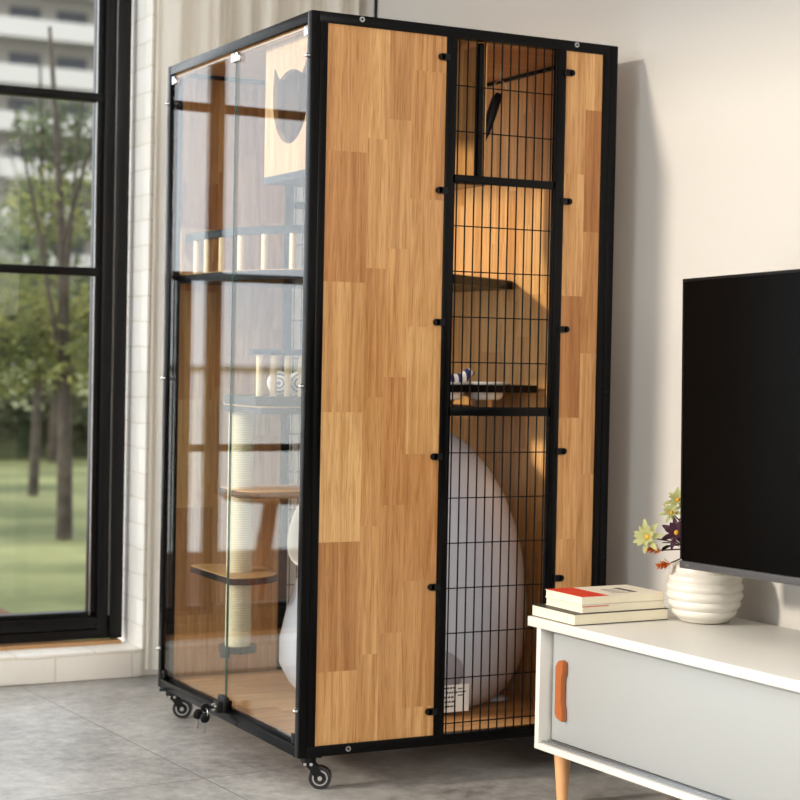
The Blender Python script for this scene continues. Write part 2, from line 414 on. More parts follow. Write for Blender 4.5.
# ------------------------------------------------------------------ window
g = G()
ZT = 2.29
for (a, b, d0, d1) in ((.050, .083, 0, .05), (.087, .127, -.012, .05)):
    g.box(a, b, WF+d0-.002, WF+d1, .10, ZT, bev=.003)
g.box(.028, .052, WF+.012, WF+.05, .12, ZT, bev=.002)
g.box(-5, .127, WF-.004, WF+.05, .100, .128, bev=.003)
g.box(-5, .083, WF, WF+.05, .130, .166, bev=.003)
g.box(-5, .052, WF+.012, WF+.05, .168, .182, bev=.002)
g.box(-5, .127, WF, WF+.05, ZT-.04, ZT)
wf = struct('window_1', g, M['frame'])
def wpart(name, gg, m): 
    o = obj(name, gg, m, wf); return o
for z in (1.737, 1.212): wpart('muntin', G().box(-2.7, .052, WF+.006, WF+.04, z-.013, z+.013, bev=.002), M['frame'])
wpart('muntin', G().box(-2.7, -.29, WF+.006, WF+.04, .665, .688, bev=.002), M['frame'])
for x in (-.404, -1.3, -2.2): wpart('mullion', G().box(x-.022, x+.022, WF+.002, WF+.045, .17, ZT, bev=.002), M['frame'])
wpart('casement_stile', G().box(-.326, -.281, WF+.002, WF+.045, .17, 1.2, bev=.002), M['frame'])
g = G()
for x in (.0275, .0835): g.box(x, x+.0025, WF-.006 if x > .05 else WF+.008, WF+.003 if x > .05 else WF+.013, .17, ZT)
wpart('silver_gasket', g, M['alu'])['label'] = 'thin silver gasket line'
wpart('pane', G().box(-2.7, .03, WF+.020, WF+.026, .18, ZT-.04), M['wglass'])

# ------------------------------------------------------------------ curtain
g = G(); t = bmesh.new()
xs = [.138+(.775-.138)*i/150 for i in range(151)]
rows = []
for z in (.035, .6, 1.2, 1.8, 2.4, 2.65):
    rows.append([t.verts.new((x + (0 if i else -.006*(2.6-z)/2.6), 1.375+.020*math.sin(i*.27+.4+.15*math.sin(z*1.3)+1.1*math.sin(i*.09))+.014*math.sin(i*.117+1+z*.2)+.004*math.sin(i*.71), z)) for i, x in enumerate(xs)])
for a, b in zip(rows, rows[1:]):
    for i in range(150): t.faces.new((a[i], a[i+1], b[i+1], b[i]))
ret = bmesh.ops.solidify(t, geom=t.faces[:], thickness=.002)
g.merge(t)
cur = obj('curtain', g, M['curtain'], smooth=60)
tag(cur, 'cream floor-length curtain in soft folds hanging behind the cabinet', 'curtain')
g = G().cyl((-.2, 1.375, 2.66), (.78, 1.375, 2.66), .012)
tag(obj('curtain_rod', g, M['black']), 'black curtain rod above the cream curtain', 'curtain rod')

# ------------------------------------------------------------------ cat cabinet
D, W, Z0, Z1 = .809, .917, .08, 1.73
cab = thing('cat_cabinet', 'tall black-framed cat cabinet on casters with glass doors, wood panels and wire mesh side', 'cabinet', (D/2, W/2, 0))
def part(name, gg, m, parent=cab, **k): return obj(name, gg, m, parent, **k)
b2 = .0012
# corner posts: two profiles side by side
for (x0, x1, y0, y1) in ((0, .0205, 0, .022), (D-.0225, D, 0, .022), (0, .0205, W-.022, W), (D-.0225, D, W-.022, W)):
    part('post', G().box(x0, x1, y0, y1, Z0, Z1, bev=b2), M['black'])
# top and bottom rails
for (x0, x1, y0, y1) in ((.0205, D-.0225, 0, .022), (.0205, D-.0225, W-.022, W), (0.0, .022, .022, W-.022), (D-.022, D, .022, W-.022)):
    part('rail', G().box(x0, x1, y0, y1, Z1-.024, Z1, bev=b2), M['black'])
    part('rail', G().box(x0, x1, y0, y1, Z0, Z0+.024, bev=b2), M['black'])
part('top_panel', G().box(.022, D-.022, .022, W-.022, Z1-.014, Z1-.003), M['wood_floor'])
part('floor_panel', G().box(.022, D-.022, .022, W-.022, Z0+.012, Z0+.025), M['wood_floor'])
part('back_panel', G().box(D-.018, D-.006, .022, W-.022, Z0+.024, Z1-.024), M['wood_y'])
def outline(x0, x1, z0, z1, rr):
    p = arc((x1-rr, z1-rr), rr, 0, 90, 5)+arc((x0+rr, z1-rr), rr, 90, 180, 5)+arc((x0+rr, z0+rr), rr, 180, 270, 5)+arc((x1-rr, z0+rr), rr, 270, 360, 5)
    return p
def side(y, out):
    """one side wall: steel sheet frame with two wood panels and a wire mesh door between; out=-1 near side, +1 far side"""
    ya, yb = (y, y+.012) if out < 0 else (y-.012, y)
    fr = part('side_frame', G().box(.0215, .0405, ya, yb, Z0+.0225, Z1-.022, bev=.001), M['black'])
    for (a, b) in ((.341, .362), (.640, .663), (.768, .786)):
        part('side_upright', G().box(a, b, ya-.0004, yb, Z0+.0225, Z1-.022, bev=.001), M['black'])
    ym = ya+.004 if out < 0 else yb-.011
    for (a, b) in ((.0395, .342), (.662, .769)):
        g = G().prism([(p[0], p[1]) for p in outline(a, b, Z0+.0215, Z1-.0215, .006)], 'Y', ym, ym+.007)
        part('wood_panel', g, M['wood_side'])
    md = part('mesh_door', G().box(.362, .640, ya+.002, yb-.002, 1.376, 1.395, bev=.001).box(.362, .640, ya+.002, yb-.002, .840, .861, bev=.001).box(.362, .368, ya+.002, yb-.002, Z0+.024, Z1-.024).box(.634, .640, ya+.002, yb-.002, Z0+.024, Z1-.024), M['black'])
    yc = (ya+yb)/2
    g = G()
    for i in range(12): g.cyl((.3755+i*.0229, yc, Z0+.024), (.3755+i*.0229, yc, Z1-.024), .0018, seg=6)
    z = .128
    while z < 1.68:
        g.cyl((.364, yc-.002, z), (.638, yc-.002, z), .0015, seg=6)
        z += .1045 if abs(z-1.2775) > .02 else .112
    obj('wire_grid', g, M['wire'], md)
    if out < 0:
        g = G()
        for x, zs, sgn in ((.341, (1.659, 1.356, 1.055, .747, .447, .160), -1), (.663, (1.654, 1.350, 1.047, .757, .454, .160), 1)):
            for z in zs:
                xa, xb = (x-.0150, x+.006) if sgn < 0 else (x-.006, x+.0150)
                gg = G().box(xa, xb, ya-.004, ya+.003, z-.0075, z+.0075)
                xe = xa if sgn < 0 else xb
                gg.cyl((xe, ya-.004, z), (xe, ya+.003, z), .0075, seg=20)
                cl = part('panel_clip', gg, M['black_matte'])
        for x, z in ((.122, Z1-.0085), (.690, Z1-.0085), (.122, Z0+.0125), (.690, Z0+.0125)):
            gg = G().cyl((x, ya+.003, z), (x, ya-.0025, z), .0072, r1=.006, seg=20)
            bo = part('bolt', gg, M['steel'])
            gg = G().cyl((x, ya-.001, z), (x, ya-.003, z), .0032, seg=6); obj('socket', gg, M['black_matte'], bo)
        for z in (1.675, 1.36, .9, .5): part('post_screw', G().cyl((.797, ya+.002, z), (.797, ya-.0015, z), .0028, seg=12), M['black_matte'])
side(0, -1)
side(W, 1)
# glass doors in the front
for (y0, y1, lab) in ((.0235, .4515, None), (.4525, W-.0255, None)):
    dr = part('glass_door', G().box(.0065, .0115, y0, y1, .118, 1.6985), M['glass'], smooth=0)
    e = .4515 if y0 < .1 else .4525
    ed = G().box(.0062, .0118, e-.0006 if y0 < .1 else e, e if y0 < .1 else e+.0006, .118, 1.6985)
    obj('polished_edge', ed, M['glass_edge'], dr, smooth=0)
    ed = G().box(.0062, .0118, y0, y1, 1.6975, 1.6990); obj('top_edge', ed, M['steel'], dr, smooth=0)
    for z, h in ((1.690, .022), (.118, .022)):
        for q in (y0+.001, y1-.021):
            gg = G().box(.001, .017, q, q+.020, z-h*.5, z+h*.5, bev=.0015)
            obj('glass_clip', gg, M['chrome'] if z > 1 else M['black'], dr)
# dark lining lip behind the front rails
part('front_stop', G().box(.013, .022, .022, W-.022, Z1-.034, Z1-.024), M['wood_y'])
part('front_stop', G().box(.013, .022, .022, W-.022, Z0+.024, Z0+.032), M['black'])
for y in (.012, W-.012):
    for z in (1.632, .905, .184):
        gg = G().cyl((.002, y, z), (-.007, y, z), .0055, r1=.0045, seg=16).sph((-.007, y, z), .0045, (.6, 1, 1))
        part('door_screw', gg, M['chrome'])
# lock
gg = G().box(-.004, .010, .432, .478, .100, .138, bev=.003).box(-.018, .004, .441, .470, .098, .126, bev=.003)
lk = part('lock', gg, M['black_matte'])
obj('lock_cylinder', G().cyl((-.018, .455, .112), (-.025, .455, .112), .009, seg=20), M['chrome'], lk)
for y in (.36, .335): part('rail_slot', G().box(-.0006, .002, y, y+.006, .083, .092), M['black_matte'])

# casters
def make_caster():
    root = part('caster', G().box(-.03, .03, -.022, .022, .072, .080, bev=.001).cyl((0, 0, .058), (0, 0, .073), .017, seg=24), M['black_matte'], cab)
    return root
def caster(x, y, ang):
    R = Matrix.Translation((x, y, 0)) @ Matrix.Rotation(math.radians(ang), 4, 'Z')
    g = G().box(-.032, .032, -.024, .024, .0735, .0795, bev=.001).cyl((0, 0, .060), (0, 0, .0737), .018, seg=24)
    for s in (-1, 1):
        g.prism([(-.012, .060), (.014, .060), (.040, .030), (.034, .018), (.020, .020), (.004, .045)], 'Y', s*.0135-.001, s*.0135+.001)
    g.box(-.012, .014, -.0135, .0135, .056, .062)
    g.bm.transform(R); c = part('caster', g, M['black_matte'])
    w = G().cyl((.028, -.011, .0255), (.028, .011, .0255), .0255, seg=36); w.bm.transform(R)
    wh = obj('wheel', w, M['rubber'], c)
    h = G().lathe([(.0145, -.0125), (.0175, -.0125), (.0175, .0125), (.0145, .0125), (.0145, -.0125)], seg=32, cap=False)
    h.bm.transform(R @ Matrix.Translation((.028, 0, .0255)) @ Matrix.Rotation(PI/2, 4, 'X')); obj('hub_ring', h, M['steel'], c)
    a = G().cyl((.028, -.0165, .0255), (.028, .0165, .0255), .0052, seg=16)
    a.bm.transform(R); obj('axle', a, M['steel'], c)
    for q in (-.006, .008):
        a = G().cyl((q, -.0165, .057), (q, .0165, .057), .0036, seg=12); a.bm.transform(R); obj('rivet', a, M['steel'], c)
for x, y, a in ((.046, .048, -28), (.030, .885, -28), (.765, .048, 20), (.765, .880, 10)): caster(x, y, a)

# inside: cat house with cat-head hole at the top
def cathead(cy, cz, s, flip=1):
    pts = []
    outl = [(-1, .35), (-.93, .98), (-.62, .66), (-.3, .78), (0, .82), (.3, .78), (.62, .66), (.93, .98), (1, .35)]
    for a in range(0, 181, 12): outl.append((math.cos(math.radians(a)), .3-1.15*math.sin(math.radians(a)))) if a not in (0, 180) else None
    return [(cy+flip*p[0]*s, cz+p[1]*s*1.0) for p in outl]
HZ = 1.392
ch = part('cat_house', G().prism([(.030, HZ), (.332, HZ), (.332, 1.704), (.030, 1.704)], 'X', .034, .046, hole=cathead(.186, 1.545, .102)), M['wood_light'])
obj('house_back', G().box(.453, .463, .030, .332, HZ, 1.704), M['wood_y'], ch)
obj('house_side', G().box(.046, .453, .322, .332, HZ, 1.704), M['wood_side'], ch)
obj('house_floor', G().box(.034, .463, .026, .336, HZ-.016, HZ), M['black'], ch)
obj('house_post', G().box(.440, .452, .024, .036, 1.39, 1.705), M['black'], ch)
# small board with a cat-head hole in the far corner of the upper shelf
USZ = 1.178
# upper shelf: curved front with a dowel fence
fp = [(.046, .86), (.045, .80), (.044, .72), (.045, .62), (.055, .52), (.081, .43), (.120, .35), (.170, .285), (.235, .24)]
poly = [(.030, .885)]+[(x-.014, y-.006) for x, y in fp]+[(.26, .222), (.50, .232), (.786, .43), (.786, .885)]
us = part('upper_shelf', G().prism(poly, 'Z', USZ-.022, USZ), M['black'])
obj('shelf_top', G().prism([(.4+(p[0]-.4)*.985, .52+(p[1]-.52)*.985) for p in poly], 'Z', USZ, USZ+.002), M['wood_floor'], us)
rail = [(x, y, 0) for x, y in fp]
g = G()
t = []
for k in range(len(rail)-1):
    a, b = Vector(rail[k]), Vector(rail[k+1]); n = (b-a).cross(Vector((0, 0, 1))).normalized()*.009
    g.prism([(a+n)[:2], (b+n)[:2], (b-n)[:2], (a-n)[:2]], 'Z', USZ+.088, USZ+.107)
bmesh.ops.remove_doubles(g.bm, verts=g.bm.verts[:], dist=.0005)
obj('fence_rail', g, M['black'], us)
for x, y in ((.046, .80), (.044, .72), (.045, .62), (.055, .52), (.081, .43), (.120, .35), (.175, .281)):
    obj('dowel', G().cyl((x, y, USZ+.002), (x, y, USZ+.089), .0085, seg=16), M['dowel'], us)
part('hole_board', G().prism([(.026, USZ+.003), (.150, USZ+.003), (.150, USZ+.125), (.026, USZ+.125)], 'Y', .862, .870, hole=[(p[0], p[1]) for p in cathead(.072, USZ+.062, .038)]), M['wood_light'])
# middle shelf with dowel fence
MSZ = .845
mpoly = [(.05, .36), (.045, .60), (.16, .885), (.70, .885), (.70, .36)]
ms = part('middle_shelf', G().prism(mpoly, 'Z', MSZ-.016, MSZ), M['black'])
obj('shelf_top', G().prism([(.38+(p[0]-.38)*.99, .62+(p[1]-.62)*.99) for p in mpoly], 'Z', MSZ, MSZ+.002), M['wood_floor'], ms)
# fence board lying on it
fb = part('fence_board', G().prism([(.052, .40), (.050, .60), (.30, .60), (.39, .40)], 'Z', MSZ+.002, MSZ+.026), M['black'])
obj('fence_rail', G().box(.058, .372, .441, .461, .972, .986, bev=.001), M['black'], fb)
for i in range(8):
    x = .082+i*.0375
    obj('dowel', G().cyl((x, .451, MSZ+.026), (x, .451, .973), .0085, seg=16), M['dowel'], fb)
# feeder table standing beside it, bowls sink into it
fd = thing('feeder_stand', 'low black feeder stand holding white bowls, seen through the wire mesh', 'feeder stand', (.6, .45, MSZ+.002))
BZ = .908
obj('stand_board', G().prism([(.44, .268), (.768, .268), (.768, .66), (.44, .66)], 'Z', BZ-.019, BZ), M['black'], fd)
for x in (.455, .685):
    obj('arched_leg', G().prism([(.37, MSZ+.0025), (.64, MSZ+.0025), (.64, BZ-.0195), (.37, BZ-.0195)], 'X', x, x+.012, hole=[(.43, MSZ+.006), (.58, MSZ+.006), (.56, MSZ+.022), (.505, MSZ+.032), (.45, MSZ+.022)]), M['wood_y'], fd)
# scratching post with steps, hung under the middle shelf
px_, py_ = .098, .60
sp_ = part('scratching_post', G().cyl((px_, py_, .235), (px_, py_, MSZ-.018), .0325, seg=40), M['sisal'])
g = G().cyl((px_, py_, .218), (px_, py_, .235), .048, seg=40).cyl((px_-.035, py_+.0, .205), (px_-.035, py_, .22), .012, seg=16)
obj('post_base', g, M['black'], sp_)
o1 = arc((.118, .545), .05, 180, 270, 8)+arc((.35, .545), .05, 270, 360, 8)+arc((.35, .66), .05, 0, 90, 8)+arc((.118, .66), .05, 90, 180, 8)
st1 = obj('step', G().prism(o1, 'Z', .614, .630), M['black'], sp_)
obj('step_top', G().prism([(.234+(p[0]-.234)*.985, .60+(p[1]-.60)*.985) for p in o1], 'Z', .630, .632), M['wood_floor'], sp_)
o2 = [(.072+.125*math.cos(math.radians(a)), .62+.155*math.sin(math.radians(a))) for a in range(0, 360, 12)]
o2 = [(max(p[0], .026), p[1]) for p in o2]
obj('step', G().prism(o2, 'Z', .404, .420), M['black'], sp_)
obj('step_top', G().prism([(.09+(p[0]-.09)*.985, .62+(p[1]-.62)*.985) for p in o2], 'Z', .420, .422), M['wood_light'], sp_)

# things inside
bowl_prof = [(r_*1.1, z_*1.12) for r_, z_ in [(.006, .0), (.030, .0), (.036, .004), (.047, .028), (.052, .036), (.0545, .037), (.0545, .0395), (.050, .0395), (.043, .024), (.032, .006), (0, .005)]]
def bowl(x, y, label):
    g = G().lathe(bowl_prof, (x, y, BZ-.0385), seg=40)
    o = obj('food_bowl', g, M['ceramic']); tag(o, label, 'bowl', 'bowls in the feeder stand'); return o
bowl(.664, .345, 'white food bowl sunk in the feeder stand, the right one seen through the mesh')
bowl(.540, .335, 'white food bowl sunk in the feeder stand beside the striped plush toy')
def plush(pts, rad, label, mat=M['stripe_cloth']):
    o = obj('plush_toy', G().tube(pts, rad, seg=12), mat); tag(o, label, 'cat toy'); return o
plush([(.50, .335, .908), (.53, .338, .917), (.56, .34, .917), (.592, .342, .921), (.612, .344, .939), (.625, .344, .935)], [.009, .015, .016, .016, .011, .005], 'small blue and white striped plush toy lying across the bowl')
def disc_bowl(x, y, label):
    g = G()
    rr = [.029, .024, .020, .014, .010, .005]
    R = Matrix.Translation((x, y, MSZ+.0575)) @ Matrix.Rotation(math.radians(-28), 4, 'Z') @ Matrix.Rotation(PI/2, 4, 'X')
    prof = [(0, .012), (.005, .012), (.010, .0115), (.014, .011), (.020, .009), (.024, .007), (.029, .003), (.031, -.002), (.028, -.008), (.02, -.012), (0, -.012)]
    g.lathe(prof, seg=36); g.bm.transform(R)
    for f in g.bm.faces:
        c = R.inverted() @ f.calc_center_median(); q = math.hypot(c.x, c.y)
        f.material_index = 1 if (.010 < q < .014 or .020 < q < .024 or q < .005) and c.z > 0 else 0
    o = obj('toy_ball', g, [M['ceramic'], plain_blue]); tag(o, label, 'cat toy', None); return o
plain_blue = plain('cobalt_glaze', srgb(50,76,150), .35)
disc_bowl(.165, .520, 'white cat toy with blue rings behind the dowel fence, left one')
disc_bowl(.222, .520, 'white cat toy with blue rings behind the dowel fence, right one')

# litter box
LC = Vector((.455, .425, Z0+.026))
lb = thing('litter_box', 'tall egg-shaped white covered litter box on the cabinet floor', 'litter box', LC)
prof = [(.0, .0), (.205, .0), (.235, .012), (.268, .045), (.292, .09), (.305, .15), (.308, .22), (.304, .29), (.294, .36), (.277, .43), (.250, .50), (.212, .565), (.165, .62), (.11, .66), (.055, .683), (.02, .689), (0, .690)]
ax = Vector((r.x, r.y, 0)).normalized()
def warp(v):
    d = v.x*ax.x+v.y*ax.y
    if d < 0:
        k = 1-.85*max(0, v.z-.10)
        return Vector((v.x-ax.x*d*(1-k), v.y-ax.y*d*(1-k), v.z))
    v.z *= 1.045; d = max(d, 0); v.x += ax.x*d*.09; v.y += ax.y*d*.09
    return v
g = G().lathe(prof, LC, seg=72, warp=warp); obj('shell', g, M['plastic'], lb, smooth=60)
g = G(); R = Matrix.Translation((.225, .345, .55)) @ Matrix.Rotation(math.radians(8), 4, 'Z') @ Matrix.Rotation(math.radians(-68), 4, 'Y')
g.lathe([(.088, -.04), (.098, .035), (.104, .043), (.110, .040), (.112, .030), (.104, -.045)], seg=48, cap=False); g.bm.transform(R)
obj('entrance_rim', g, M['ceramic'], lb, smooth=60)
# waste drawer bump and sticker on the mesh side
dn = Vector((-.08, -1, 0)).normalized()
g = G().sph((.435, .150, .235), .082, (.9, .5, .85), seg=32); obj('drawer', g, M['plastic_grey'], lb, smooth=60)
g = G(); sx, sy, sz = .458, .106, .160
g.box(sx-.045, sx+.035, sy-.0008, sy, sz-.03, sz+.035); st = obj('sticker', g, M['label'], lb)
g = G(); random.seed(3)
for i in range(5):
    z = sz+.028-i*.011; x = sx-.040
    while x < sx-.004:
        wd = random.uniform(.003, .009); g.box(x, x+wd, sy-.0013, sy-.0006, z-.0022, z+.0022); x += wd+.002
for i in range(3):
    g.box(sx+.004, sx+.004+random.uniform(.012, .024), sy-.0013, sy-.0006, sz+.024-i*.008, sz+.0265-i*.008)
obj('printed_lines', g, M['ink'], st)
g = G().sph(LC+Vector((.22, -.14, .008)), .028, (1.2, 1, .35), seg=20); obj('foot', g, M['plastic'], lb)

# hanging toy
ht = thing('hanging_toy', 'black brush-shaped cat toy hanging on a silver ring from the cabinet top', 'cat toy', (.67, .36, 1.64))
obj('brush', G().tube([(.648, .36, 1.525), (.656, .36, 1.55), (.670, .36, 1.595), (.684, .36, 1.635), (.691, .36, 1.650)], [.005, .0105, .0135, .013, .008], seg=12), M['black_matte'], ht)
obj('ring', G().tube([(.695+.017*math.cos(a*PI/12), .36, 1.668+.017*math.sin(a*PI/12)) for a in range(24)], .0013, closed=True), M['steel'], ht)
obj('cord', G().tube([(.695, .36, 1.685), (.696, .36, 1.7), (.697, .36, 1.7155)], .0008), M['steel'], ht)

# keys on the lock
kr = thing('key_ring', 'silver ring with two black-headed keys hanging from the cabinet door lock', 'keys', (-.022, .46, .10))
obj('key', G().box(-.034, -.022, .4535, .4565, .108, .116).cyl((-.044, .4525, .112), (-.044, .4575, .112), .011, seg=24), M['black_matte'], kr)
obj('ring', G().tube([(-.044+.002, .455+.012*math.sin(a*PI/12), .099+.012*math.cos(a*PI/12)) for a in range(24)], .0009, closed=True), M['steel'], kr)
for (dy, dz, dx) in ((.026, .014, -.006), (-.008, .011, -.001)):
    k = obj('key', G().sph((-.046+dx, .455+dy, .078+dz), .0125, (1, .3, 1.05), seg=20), M['black_matte'], kr)
    obj('key_blade', G().box(-.0495+dx, -.0430+dx, .454+dy, .456+dy, .042+dz, .067+dz).box(-.0515+dx, -.0495+dx, .454+dy, .456+dy, .046+dz, .050+dz), M['steel'], k)

# ------------------------------------------------------------------ TV console
CA = math.radians(3.2)
CR = Matrix.Translation((.450, -.222, 0)) @ Matrix.Rotation(CA, 4, 'Z')
# local frame: x = into the wall, y = along console (negative = towards the camera), z up
con = thing('tv_console', 'low white TV console with grey sliding door and beech legs', 'tv console', CR @ Vector((.2, -.8, 0)))
CT, CB = .406, .118
def cpart(name, g, m, parent=con, **k):
    g.bm.transform(CR); return obj(name, g, m, parent, **k)
Lc, Dc = 1.62, .425
cpart('top', G().box(0, Dc, -Lc, 0, CT-.021, CT, bev=.001), M['white'])
cpart('end_panel', G().box(.004, Dc-.01, -.045, -.030, CB+.014, CT-.0212, bev=.0006), M['white'])
cpart('end_panel', G().box(.004, Dc-.01, -Lc+.030, -Lc+.045, CB+.014, CT-.0212, bev=.0006), M['white'])
cpart('bottom_panel', G().box(.004, Dc-.01, -Lc+.030, -.030, CB, CB+.0138, bev=.0006), M['white'])
cpart('back_board', G().box(Dc-.016, Dc-.010, -Lc+.045, -.0452, CB+.014, CT-.0212), M['white'])
dr = cpart('sliding_door', G().box(.034, .046, -.86, -.052, CB+.021, CT-.028, bev=.001), M['grey_door'])
cpart('sliding_door', G().box(.052, .064, -1.57, -.80, CB+.021, CT-.028, bev=.001), M['grey_door'])
cpart('track', G().box(.022, .072, -Lc+.046, -.0455, CT-.0275, CT-.0213), M['alu'])
g = G().box(.012, .072, -Lc+.046, -.0455, CB+.0139, CB+.0165)
for x in (.012, .028, .049, .068): g.box(x, x+.002, -Lc+.046, -.0455, CB+.0165, CB+.0205)
cpart('track', g, M['alu'])
hp = [(-.068, .200), (-.072, .193), (-.088, .188), (-.094, .188), (-.094, .338-.018), (-.088, .338-.006), (-.078, .338), (-.068, .330)]
HS = -.010
g = G().prism([(p[0]+HS, p[1]-.006) for p in [(-.068, .208), (-.074, .199), (-.090, .194), (-.097, .194), (-.097, .222), (-.0925, .232), (-.0925, .290), (-.097, .300), (-.097, .323), (-.088, .327), (-.078, .325), (-.068, .312)]], 'X', .021, .0345)
bmesh.ops.bevel(g.bm, geom=g.bm.edges[:], offset=.0015, segments=2, affect='EDGES')
cpart('handle', g, M['handle'], dr)
for x in (.055, Dc-.06):
    for y, s in ((-.066, -1), (-Lc+.066, 1)):
        cpart('leg', G().cyl((x, y, CB), (x-(.004 if x < .2 else -.004), y+.008*s, 0), .0195, r1=.0115, seg=24), M['leg'])

# books (long side runs beside the console front, slightly turned)
def book(name, corner, ux, length, width, z, th, top, label, tilt=0):
    """corner = nearest corner on plan; ux = direction of the long side"""
    ux = Vector((ux[0], ux[1], 0)).normalized(); uy = Vector((-ux.y, ux.x, 0))
    Mx = Matrix(((ux.x, uy.x, 0, corner[0]), (ux.y, uy.y, 0, corner[1]), (0, 0, 1, z), (0, 0, 0, 1)))
    bk = thing(name, label, 'book', Mx @ Vector((length/2, width/2, 0)), 'books on the console')
    def bp(n, g, m, par=bk): g.bm.transform(Mx); return obj(n, g, m, par)
    bp('pages', G().box(.0015, length-.0015, .0015, width-.0015, .0012, th-.0012), M['paper'])
    cm = M['cover_dark'] if top == 'dark' else M['cover_white']
    g = G().box(0, length, 0, width, 0, .0012).box(0, length, 0, width, th-.0012, th)
    cv = bp('cover', g, cm)
    if top == 'red':
        q = G().box(.0, .072, .0, width, th, th+.0003)
        bp('red_band', q, M['cover_red'], cv)
        q = G()
        for i in range(4):
            q.box(.100+i*.004, .150, .03+i*.018, .034+i*.018, th, th+.0003)
        q.box(.155, .17, .03, .10, th, th+.0003)
        bp('title_lines', q, M['ink'], cv)
    if top == 'plain2':
        bp('red_line', G().box(.0, .07, -.0003, .0012, th-.004, th-.0028), M['cover_red'], cv)
    return bk
dirx = (.985, .03)
book('book', (.466, -.385), dirx, .252, .165, CT+.0006, .0245, 'dark', 'thick dark-covered book at the bottom of the stack on the console')
book('book', (.490, -.378), dirx, .222, .140, CT+.0257, .0165, 'plain2', 'cream-covered book in the middle of the stack on the console')
book('book', (.490, -.376), dirx, .222, .140, CT+.0428, .0170, 'red', 'paperback with a red band on its cover, topmost of the stack')

# vase
vx, vy = .778, -.426
prof = [(0, 0), (.046, 0), (.054, .003), (.0585, .008)]
zz = .008
nR = 6
for i in range(nR):
    for k in range(8):
        tt = (i+k/8)/nR
        z = .008+.122*tt
        base = .0585+.0255*math.sin(PI*min(1, (tt*.93+.02)))**.8 if tt < 1 else .05
        prof.append((base+.0044*abs(math.sin(PI*k/8))-.003, z))
prof += [(.050, .132), (.044, .137), (.040, .150), (.041, .156), (.037, .156), (.036, .140), (.046, .128), (.07, .08), (.05, .01), (0, .008)]
g = G().lathe(prof, (vx, vy, CT+.0005), seg=64)
vs = obj('vase', g, M['ceramic'], smooth=50, origin=(vx, vy, CT+.0005)); tag(vs, 'round ribbed white ceramic vase on the console, partly behind the television', 'vase')

# artificial flowers in the vase
def petal(g, c, d, up, ln, wd, mi=0):
    d = Vector(d).normalized(); s = d.cross(Vector(up)).normalized(); n = s.cross(d)
    t = bmesh.new(); L = []
    for (a, b, h) in ((0, .12, 0), (.3, .7, .04), (.6, 1, .03), (.85, .6, -.03), (1, .02, -.08)):
        L.append([t.verts.new(Vector(c)+d*ln*a+s*wd*.5*b*k+n*ln*(h+(.05 if k == 0 else .0)*-1)) for k in (-1, 0, 1)])
    for p, q in zip(L, L[1:]):
        for k in (0, 1): t.faces.new((p[k], p[k+1], q[k+1], q[k]))
    bmesh.ops.solidify(t, geom=t.faces[:], thickness=.0006)
    g.merge(t, mi)
mouth = Vector((vx, vy, CT+.150))
rightv = Vector((r.x, r.y, 0)).normalized(); back = Vector((fw.x, fw.y, 0)).normalized()
def stem_pts(end, n=8):
    m0 = mouth-Vector((0, 0, .06)); pts = []
    e = Vector(end)
    for i in range(n+1):
        t = i/n; p = m0.lerp(e, t); p.z += .02*math.sin(PI*t); pts.append(p)
    # pass through the mouth
    return pts
def flower(end, kind, label, size=.03):
    e = Vector(end)
    root = thing('flower_stem', label, 'artificial flower', (vx, vy, CT+.1), 'artificial flowers in the vase')
    obj('stem', G().tube([mouth-Vector((0, 0, .08)), mouth+Vector((0, 0, .0))+(e-mouth)*.05, mouth.lerp(e, .5)+Vector((0, 0, .006)), e], .0016, seg=6), M['stem'], root)
    g = G(); ax_ = (e-mouth).normalized()
    if kind in ('green', 'purple'): ax_ = (ax_*.55-back*.8+rightv*-.15+Vector((0, 0, .12))).normalized()
    if kind in ('green', 'purple'):
        n = 7
        s1 = ax_.orthogonal().normalized(); s2 = ax_.cross(s1)
        for lay, (ln, k, off) in enumerate(((size, .9, 0), (size*.75, 1.6, .4))):
            for i in range(n):
                a = 2*PI*(i+off)/n+random.uniform(-.15, .15)
                d = (s1*math.cos(a)+s2*math.sin(a)) + ax_*(.25+.5*lay)
                petal(g, e, d, ax_, ln*random.uniform(.9, 1.1), size*.33)
        obj('petals', g, M['petal_green' if kind == 'green' else 'petal_purple'], root, smooth=60)
        obj('flower_centre', G().sph(e+ax_*.003, size*.16), M['yellow'], root)
    elif kind == 'spray':
        for i in range(20):
            tt = i/20; p = e+ax_*size*1.6*tt
            a = i*2.4; s1 = ax_.orthogonal().normalized(); s2 = ax_.cross(s1)
            d = s1*math.cos(a)+s2*math.sin(a)+ax_*1.1
            petal(g, p, d, ax_, .016*(1.1-tt*.5), .008)
        obj('buds', g, M['orange'], root, smooth=60)
    else:
        for i in range(5):
            a = (i-2)*.5; s1 = ax_.orthogonal().normalized()
            petal(g, mouth.lerp(e, .6+.08*i), ax_*1.0+s1*math.sin(a)*1.2, (0, 0, 1), size*1.3, size*.5)
        obj('leaves', g, M['leaf_dark'], root, smooth=60)
    return root
def off(rt, up, bk=0): return mouth+rightv*rt+Vector((0, 0, up))+back*bk
flower(off(-.128, .034, -.01), 'green', 'pale green artificial flower furthest left of the bouquet', .040)
flower(off(-.062, .115), 'green', 'pale green artificial flower high beside the television edge', .032)
flower(off(-.072, .085, .02), 'green', 'pale green artificial flower just below the highest one', .028)
flower(off(-.066, .045, -.02), 'purple', 'dark purple artificial flower leaning against the television edge', .040)
flower(off(-.030, .075, .02), 'purple', 'purple artificial flower half hidden by the television edge', .03)
flower(off(-.098, .006, -.01), 'spray', 'orange heather spray pointing left below the pale flower', .02)
flower(off(-.078, -.020, -.02), 'spray', 'orange heather spray drooping lowest over the vase', .02)
